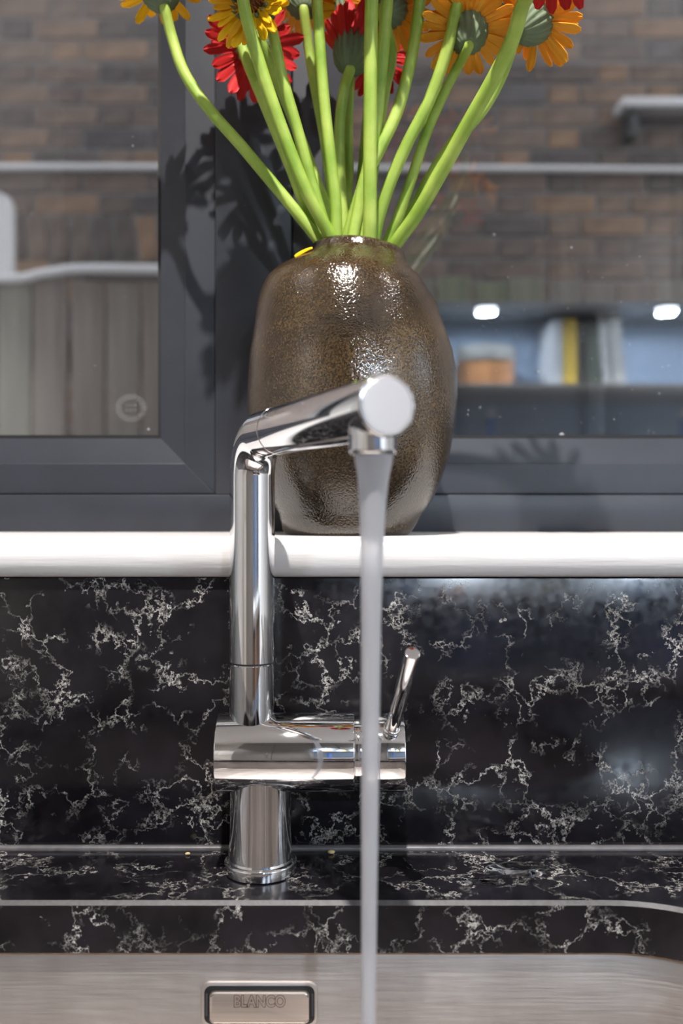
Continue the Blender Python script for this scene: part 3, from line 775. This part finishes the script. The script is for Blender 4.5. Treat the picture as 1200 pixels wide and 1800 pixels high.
nb_ = link_bm('aerator', lathe_bm([(.0085, -.0062), (.0100, -.0066), (.0106, -.0060), (.0108, -.0050), (.0108, .0060), (0, .0060), ], 64, (noz.x, noz.y, nz)), CHROME, None, True, 40); child(nb_, sp)
ni = link_bm('aerator_insert', lathe_bm([(.0085, -.0062), (.0085, -.0040), (0, -.0040)], 48, (noz.x, noz.y, nz)), SATIN, None, True, 40); child(ni, sp)

# water running from the spout
zw = nz - .0042
wp, wr = [], []
for py, x, w in ((0, 657, 70), (812, 656.5, 66), (835, 656, 57), (870, 655, 50), (930, 654, 43), (1000, 653, 39), (1100, 652, 35), (1250, 651, 32.5), (1400, 650, 31), (1550, 649, 28), (1700, 648, 26), (1850, 647, 25), (2000, 646, 24), (2150, 645.5, 24)):
    p = W(x, py, noz.y); z = zw if py == 0 else p.z
    wp.append(Vector((p.x, noz.y, z))); wr.append(w / 2 / F * noz.y)
zfloor = WBOT - 0.180 + .001
wp = [p for p in wp if p.z > zfloor + .01]; wr = wr[:len(wp)]
wp.append(Vector((wp[-1].x, noz.y, zfloor))); wr.append(.0034)
sm = catmull(wp, 6); 
def interp(rs, n): 
    out = []
    for i in range(len(rs) - 1):
        for k in range(n): out.append(rs[i] + (rs[i+1] - rs[i]) * k / n)
    return out + [rs[-1]]
tag(link_bm('water_stream', tube_bm(sm, interp(wr, 6), 40), WATER, smooth=True), 'smooth stream of water falling from the spout', 'water')

# puddle and crumbs on the worktop
def puddle_bm(cx, cy, rx, ry, seed, h=.0016):
    bm = bmesh.new(); seg = 48; rings = []
    for f, hh in ((1.0, 0.0), (0.93, .75), (0.75, 1.0)):
        ring = []
        for k in range(seg):
            a = 2*PI*k/seg; q = 1 + .45 * mnoise.noise(Vector((math.cos(a)*1.7 + seed, math.sin(a)*1.7, seed))) + .15 * math.sin(5*a + seed)
            ring.append(bm.verts.new((cx + rx*q*f*math.cos(a), cy + ry*q*f*math.sin(a), WT + .0001 + h*hh*(.6 + .4*math.sin(3*a + seed)))))
        rings.append(ring)
    c = bm.verts.new((cx, cy, WT + .0001 + h))
    for a, b in zip(rings[:-1], rings[1:]):
        for i in range(seg): bm.faces.new((a[i], a[(i+1) % seg], b[(i+1) % seg], b[i]))
    for i in range(seg): bm.faces.new((rings[-1][i], rings[-1][(i+1) % seg], c))
    bm.faces.new(rings[0][::-1]); return bm
def on_top(px, py):
    d = 0.2218 * F / (py - 900); return ((px - 600)/F*d, d)
for px, py, rx, ry, s, lab in ((905, 1528, .020, .010, 1.3, 'larger irregular puddle on the worktop right of the tap'), (845, 1550, .012, .005, 4.2, 'small puddle left of the larger one on the worktop')):
    x, y = on_top(px, py); tag(link_bm('puddle', puddle_bm(x, y, rx, ry, s), PUDDLE, smooth=True), lab, 'puddle', 'puddles on the worktop')
CRUMB = plain('food_crumb', (0.55, 0.42, 0.20), 0.8)
for px, py, r, lab in ((582, 1501, .0020, 'yellowish food crumb beside the tap base'), (330, 1503, .0014, 'tiny reddish crumb left of the tap base')):
    x, y = on_top(px, py); bm = bmesh.new(); bmesh.ops.create_icosphere(bm, subdivisions=2, radius=r)
    for v in bm.verts: v.co = Vector((x + v.co.x * 1.3, min(y, FY - .004) + v.co.y, WT + .0001 + r*.6 + v.co.z * .6)) + Vector((1, 1, 0)) * .0005 * mnoise.noise(v.co * 900)
    tag(link_bm('crumb', bm, CRUMB, smooth=True), lab, 'crumb')

# ------------------------------------------------------------------ vase
VD = 0.645
vx = lambda p: (p - 600) / F * VD
sil = [(943, 503, 717), (936, 497, 724), (922, 493, 732), (908, 489, 739), (902, 488, 743), (880, 476, 757), (850, 462, 772), (820, 452, 783), (790, 445, 791), (760, 440, 796), (730, 437, 800), (700, 436, 802), (670, 437, 802), (645, 438, 799), (620, 440, 795), (590, 444, 786), (560, 449, 775), (535, 453, 765), (510, 460, 751), (495, 468, 741), (482, 482, 729), (470, 505, 719), (461, 528, 716), (455, 541, 714), (450, 545, 713), (443, 547, 712), (439, 550, 709), (437, 555, 704)]
def vase_bm():
    bm = bmesh.new(); seg = 96; rings = []
    def ring(cx, r, z, tilt=0.0, wob=1.0):
        out = []
        for k in range(seg):
            a = 2*PI*k/seg; ca, sa = math.cos(a), math.sin(a)
            n = mnoise.noise(Vector((ca*1.3, sa*1.3, z*16))) * .0016 * wob + mnoise.noise(Vector((ca*2.5 + 5, sa*2.5, z*70))) * .0007 * wob
            rr = r + n
            out.append(bm.verts.new((cx + rr*ca, VD + rr*sa, z + tilt*rr*ca)))
        return out
    zs_ = lambda py: E + (900 - py)/F*VD
    z_base = SILL_T + .0003; zoff = z_base - zs_(943)
    first = None
    for i, (py, l, r) in enumerate(sil):
        f = min(1, i / (len(sil) - 1)); z = zs_(py) + zoff * max(0, 1 - i/6)
        tl = -0.10 * max(0, (i - 19) / 8)
        rings.append(ring(vx((l + r)/2), (r - l)/2/F*VD, z, tl, 0.15 if i < 2 else 1))
    l, r = 550, 709; tl = -.10
    for (dl, py) in ((8, 437.5), (10, 441), (11, 452), (8, 466), (-20, 485), (-60, 540), (-75, 700), (-40, 860), (5, 920)):
        rings.append(ring(vx((l + r)/2 + (4 if py > 600 else 0)), ((r - l)/2 - dl)/F*VD, zs_(py), tl if py < 470 else 0, 0.3))
    for a, b in zip(rings[:-1], rings[1:]):
        for i in range(seg): bm.faces.new((a[i], a[(i+1) % seg], b[(i+1) % seg], b[i]))
    bm.faces.new(rings[0][::-1]); bm.faces.new(rings[-1]); return bm
tag(link_bm('vase', vase_bm(), GLAZE, smooth=True, auto=70), 'brown speckled glazed stoneware vase on the white sill', 'vase')
# fallen petal on the vase shoulder is added with the flowers

# ------------------------------------------------------------------ gerberas
def petal_mesh(L_, w, cup, droop, m, name):
    nu, nv, th = 7, 4, 0.00035; bm = bmesh.new(); g = {}
    for s in (0, 1):
        for i in range(nu + 1):
            u = i / nu
            wid = w * (0.42 + 0.58 * math.sin(min(1, u * 1.35) * PI/2)) * (1 if u < .8 else math.sqrt(max(0.0, 1 - ((u - .8)/.2)**2) * .86 + .14))
            for j in range(nv + 1):
                v = -1 + 2 * j / nv
                z = droop * u * u * L_ + cup * w * v * v * (1 - .4*u) - 0.06 * w * math.cos(v * 2.2 * PI)
                g[s, i, j] = bm.verts.new((u * L_, v * wid / 2, z + (th if s == 0 else -th)))
    for i in range(nu):
        for j in range(nv):
            bm.faces.new((g[0,i,j], g[0,i+1,j], g[0,i+1,j+1], g[0,i,j+1])); bm.faces.new((g[1,i,j], g[1,i,j+1], g[1,i+1,j+1], g[1,i+1,j]))
    for i in range(nu):
        for j in (0, nv): bm.faces.new((g[0,i,j], g[1,i,j], g[1,i+1,j], g[0,i+1,j]))
    for j in range(nv):
        for i in (0, nu): bm.faces.new((g[0,i,j], g[0,i,j+1], g[1,i,j+1], g[1,i,j]))
    bmesh.ops.recalc_face_normals(bm, faces=bm.faces)
    me = bpy.data.meshes.new(name); bm.to_mesh(me); bm.free(); me.materials.append(m)
    for p in me.polygons: p.use_smooth = True
    sharpen(me, 60)
    return me
PET = {}
for nm, m in (('yellow', YELLOW), ('orange', ORANGE), ('red', RED)):
    PET[nm] = [petal_mesh(1.0 * .029, .0085, .08, d, m, 'petal') for d in (0.02, -0.10, -0.22, 0.12)]
def calyx_mesh():
    bm = bmesh.new(); seg = 72; rings = []
    for t, (r, h) in enumerate(((.0042, -.016), (.0052, -.0145), (.0080, -.0115), (.0098, -.0075), (.0106, -.003), (.0108, .0), (.0112, .0035))):
        ring = []
        for k in range(seg):
            a = 2*PI*k/seg; rid = math.cos(18*a)
            rr = r * (1 + .07 * rid * min(1, t/3)); z = h + (.0028 * rid * (t == 6)) + (.0012 * rid * (t == 5))
            ring.append(bm.verts.new((rr*math.cos(a), rr*math.sin(a), z)))
        rings.append(ring)
    ring = [bm.verts.new((.0085*math.cos(2*PI*k/seg), .0085*math.sin(2*PI*k/seg), .0015)) for k in range(seg)]; rings.append(ring)
    for a, b in zip(rings[:-1], rings[1:]):
        for i in range(seg): bm.faces.new((a[i], a[(i+1) % seg], b[(i+1) % seg], b[i]))
    bm.faces.new(rings[0][::-1]); bm.faces.new(rings[-1])
    bmesh.ops.recalc_face_normals(bm, faces=bm.faces)
    me = bpy.data.meshes.new('calyx'); bm.to_mesh(me); bm.free(); me.materials.append(CALYX)
    for p in me.polygons: p.use_smooth = True
    return me
CALYX_ME = calyx_mesh()
def disc_mesh():
    bm = lathe_bm([(0, .0058), (.004, .0056), (.008, .0046), (.0098, .003), (.0100, .0012), (0, .001)], 32)
    bmesh.ops.recalc_face_normals(bm, faces=bm.faces)
    me = bpy.data.meshes.new('disc'); bm.to_mesh(me); bm.free(); me.materials.append(DISC); return me
DISC_ME = disc_mesh()
def floret_mesh():
    bm = bmesh.new(); rnd = random.Random(3)
    for k in range(150):
        a = rnd.random() * 2*PI; r = .0035 + .0072 * rnd.random() ** .6; hgt = .004 + .0045 * rnd.random(); lean = .30
        p = Vector((r*math.cos(a), r*math.sin(a), .0035)); q = p + Vector((math.cos(a)*lean, math.sin(a)*lean, 1)).normalized() * hgt
        t = Vector((-math.sin(a), math.cos(a), 0)) * .00045; s = Vector((math.cos(a), math.sin(a), 0)) * .00045
        vs_ = [bm.verts.new(x) for x in (p - t, p + s, p + t)] + [bm.verts.new(q)]
        for f in ((0,1,3), (1,2,3), (2,0,3), (0,2,1)): bm.faces.new([vs_[i] for i in f])
    bmesh.ops.recalc_face_normals(bm, faces=bm.faces)
    me = bpy.data.meshes.new('florets'); bm.to_mesh(me); bm.free(); me.materials.append(FLORET); return me
FLORET_ME = floret_mesh()

def gerbera(stem, head, axis, col, label, R=.033, n1=21, n2=11, el1=8, el2=28, rs=.0040, twist=0.0, jit=9, skip=None):
    """stem: list of (px, py, d) from the vase mouth up; head: (px, py, d) middle of the flower; axis: way the flower faces."""
    d0, d1 = DEPTH.pop(0); y0, y1 = stem[0][1], head[1]
    stem = [(px, py, d0 + (d1 - d0) * (y0 - py) / (y0 - y1)) for px, py, _ in stem]; head = (head[0], head[1], d1)
    axis = Vector(axis).normalized(); hc = W(*head)
    base = hc - axis * .0155
    pts = [W(*p) for p in stem]
    mc = Vector((vx(629), VD, 0)); off = Vector((pts[0].x, pts[0].y, 0)) - mc      # keep the stem inside the vase mouth
    if off.length > .0222: off = off * (.0222 / off.length)
    pts[0] = Vector((mc.x + off.x, mc.y + off.y, pts[0].z))
    low = pts[0] + (pts[0] - pts[1]).normalized() * .012; vc = Vector((vx(622), VD, low.z))
    low = Vector((vc.x + (low.x - vc.x) * .85, VD + (low.y - VD) * .85, low.z - .02))
    pts = [low] + pts + [base - axis * .004, base + axis * .001]
    root = empty('gerbera', W(*stem[0])); tag(root, label, 'flower', 'gerberas in the brown vase')
    path = catmull(pts, 7); n = len(path)
    rad = [rs * (1.06 - .16 * i / n) for i in range(n)]
    link_bm('stem', tube_bm(path, rad, 16, True, .05, 5), STEM, root, True)
    q = Vector((0, 0, 1)).rotation_difference(axis).to_matrix().to_4x4()
    M = Matrix.Translation(hc) @ q @ Matrix.Rotation(twist, 4, 'Z')
    T = Matrix.Translation(root.location).inverted()
    def put(name, me, mw):
        o = bpy.data.objects.new(name, me); COL.objects.link(o); o.parent = root; o.matrix_basis = T @ mw; return o
    put('calyx', CALYX_ME, M @ Matrix.Diagonal((1.25, 1.25, 1.15, 1))); put('disc', DISC_ME, M); put('florets', FLORET_ME, M)['kind'] = 'stuff'
    k = R / .0385
    for ring, cnt, el, sc_, r0 in ((0, n1, el1, 1.0, .0100), (1, n2, el2, .80, .0090)):
        for i in range(cnt):
            a = 2*PI*(i + .5*ring)/cnt + random.uniform(-.05, .05)
            if skip and skip(a): continue
            e_ = math.radians(el + random.uniform(-jit, jit)); s = sc_ * k * random.uniform(.9, 1.06)
            mw = M @ Matrix.Rotation(a, 4, 'Z') @ Matrix.Translation((r0, 0, .0012 + .0012*ring)) @ Matrix.Rotation(-e_, 4, 'Y') @ Matrix.Rotation(random.uniform(-.25, .25), 4, 'X') @ Matrix.Diagonal((s, s * random.uniform(.9, 1.1), s, 1))
            put('petal', random.choice(PET[col]), mw)
    return root

G = gerbera
DEPTH = [(.640, .640), (.650, .648), (.622, .582), (.634, .604), (.664, .662), (.668, .676), (.628, .604), (.668, .652), (.672, .674), (.622, .588),
         (.638, .604), (.664, .648), (.670, .684), (.630, .618), (.648, .600), (.656, .622), (.642, .532), (.662, .606), (.664, .640)]
G([(553, 442, .640), (440, 275, .668), (370, 195, .680), (325, 130, .688), (302, 65, .692)], (280, -22, .694), (-.25, .25, .93), 'yellow', 'yellow gerbera on the leftmost stem bending out over the frame', twist=.2)
G([(566, 432, .650), (540, 370, .660), (507, 285, .672), (470, 195, .680), (428, 90, .684), (414, 20, .684)], (412, -62, .684), (-.2, .3, .9), 'orange', 'gerbera with pale stem rising behind the open yellow flower')
G([(578, 436, .622), (540, 340, .618), (500, 240, .615), (465, 140, .612), (441, 60, .610), (427, 0, .608)], (420, -75, .606), (-.2, -.2, .95), 'red', 'gerbera with stem crossing in front of the open yellow flower', rs=.0043)
G([(583, 434, .636), (570, 395, .638), (546, 315, .642), (523, 230, .646), (497, 140, .650), (481, 65, .652)], (446, 4, .634), (-.42, -.88, .12), 'yellow', 'open yellow gerbera showing its brown centre', R=.032, el1=6, el2=10, twist=.1)
G([(588, 425, .664), (560, 330, .680), (525, 235, .692), (497, 165, .698)], (447, 84, .700), (-.30, .86, .25), 'red', 'red gerbera seen from behind below the open yellow flower', R=.0355, n2=8)
G([(592, 430, .668), (582, 330, .676), (570, 240, .682), (556, 165, .686), (544, 95, .690)], (533, -4, .692), (-.05, .55, .83), 'orange', 'orange gerbera with green calyx at top edge right of the yellow ones', R=.032)
G([(590, 434, .628), (590, 360, .628), (581, 280, .628), (570, 180, .628), (562, 80, .628), (557, 0, .628)], (553, -85, .628), (-.05, -.1, .98), 'yellow', 'gerbera with straight stem left of the cup-shaped red one', rs=.0039)
G([(604, 430, .672), (600, 350, .680), (596, 270, .686), (598, 205, .690), (606, 150, .692)], (620, 92, .692), (.12, .42, .90), 'red', 'half-open red gerbera shaped like a cup in the middle', R=.036, n1=17, n2=11, el1=60, el2=68, jit=9)
G([(612, 432, .680), (610, 360, .692), (612, 300, .700), (611, 220, .704), (616, 120, .706), (624, 70, .706)], (622, 14, .704), (0, .45, .89), 'yellow', 'yellow gerbera peeping out above the cup-shaped red one', el1=40, el2=50, R=.030)
G([(650, 440, .622), (650, 380, .620), (650, 280, .618), (651, 150, .616), (652, 50, .614), (653, -10, .613)], (655, -95, .612), (.05, -.15, .98), 'orange', 'gerbera with the straight upright stem in front of the middle', rs=.0046)
G([(607, 438, .640), (622, 380, .638), (648, 290, .634), (662, 200, .632), (673, 90, .630), (680, 0, .628)], (686, -80, .628), (.1, .2, .95), 'red', 'gerbera with stem leaning right just beside the upright one', rs=.0044)
G([(640, 436, .668), (648, 360, .672), (661, 260, .676), (676, 160, .680), (688, 95, .684)], (682, 14, .690), (.25, .75, .55), 'orange', 'orange gerbera half hidden behind the upright stems', R=.030)
G([(628, 434, .674), (634, 340, .684), (642, 250, .694), (648, 180, .700)], (664, 100, .704), (.30, .86, .2), 'red', 'red gerbera mostly hidden behind the upright stems', R=.026)
G([(618, 438, .630), (630, 370, .632), (643, 310, .634), (667, 262, .636), (700, 190, .640), (725, 90, .644), (738, 0, .646)], (744, -85, .646), (.1, .3, .9), 'yellow', 'gerbera with stem curving up between the red and orange flowers', rs=.0042)
G([(656, 436, .648), (666, 380, .648), (690, 310, .648), (717, 250, .646), (757, 170, .642), (789, 75, .638), (803, 0, .636)], (812, -80, .634), (.2, .0, .97), 'red', 'gerbera with stem crossing in front of the big orange flower', rs=.0042)
G([(676, 440, .662), (700, 380, .664), (726, 305, .666), (750, 232, .666), (781, 162, .666), (803, 120, .666)], (821, 54, .660), (.05, .52, .86), 'orange', 'big orange gerbera seen from behind with grey-green calyx', R=.0310, n1=22, n2=12, el1=4, el2=20, rs=.0036)
G([(694, 446, .650), (730, 380, .644), (770, 312, .640), (822, 218, .636), (866, 140, .632), (900, 70, .630), (920, 5, .630)], (966, -82, .632), (.35, .25, .85), 'red', 'red gerbera at top right on the thick bright green stem', rs=.0048, R=.036, el1=-14, el2=20)
G([(688, 446, .660), (724, 385, .658), (764, 312, .654), (808, 243, .650), (850, 192, .648), (884, 130, .650)], (938, 38, .652), (.66, .42, .62), 'orange', 'rightmost orange gerbera turned to the right', R=.032, n1=21, n2=11, rs=.0036)
G([(682, 444, .672), (718, 380, .676), (762, 300, .680), (812, 225, .682), (855, 165, .684), (888, 95, .686)], (893, -2, .690), (.02, .70, .70), 'orange', 'deep orange gerbera behind the thick stem between two orange ones', R=.030, el1=14)

# fallen petal lying on the vase rim
fp = bpy.data.objects.new('fallen_petal', PET['yellow'][1]); COL.objects.link(fp)
fp.location = W(549, 436, VD - .020); fp.rotation_euler = (-0.5, math.radians(17), math.radians(183)); fp.scale = (.46, .9, .8)
tag(fp, 'yellow petal lying on the left of the vase rim', 'petal')
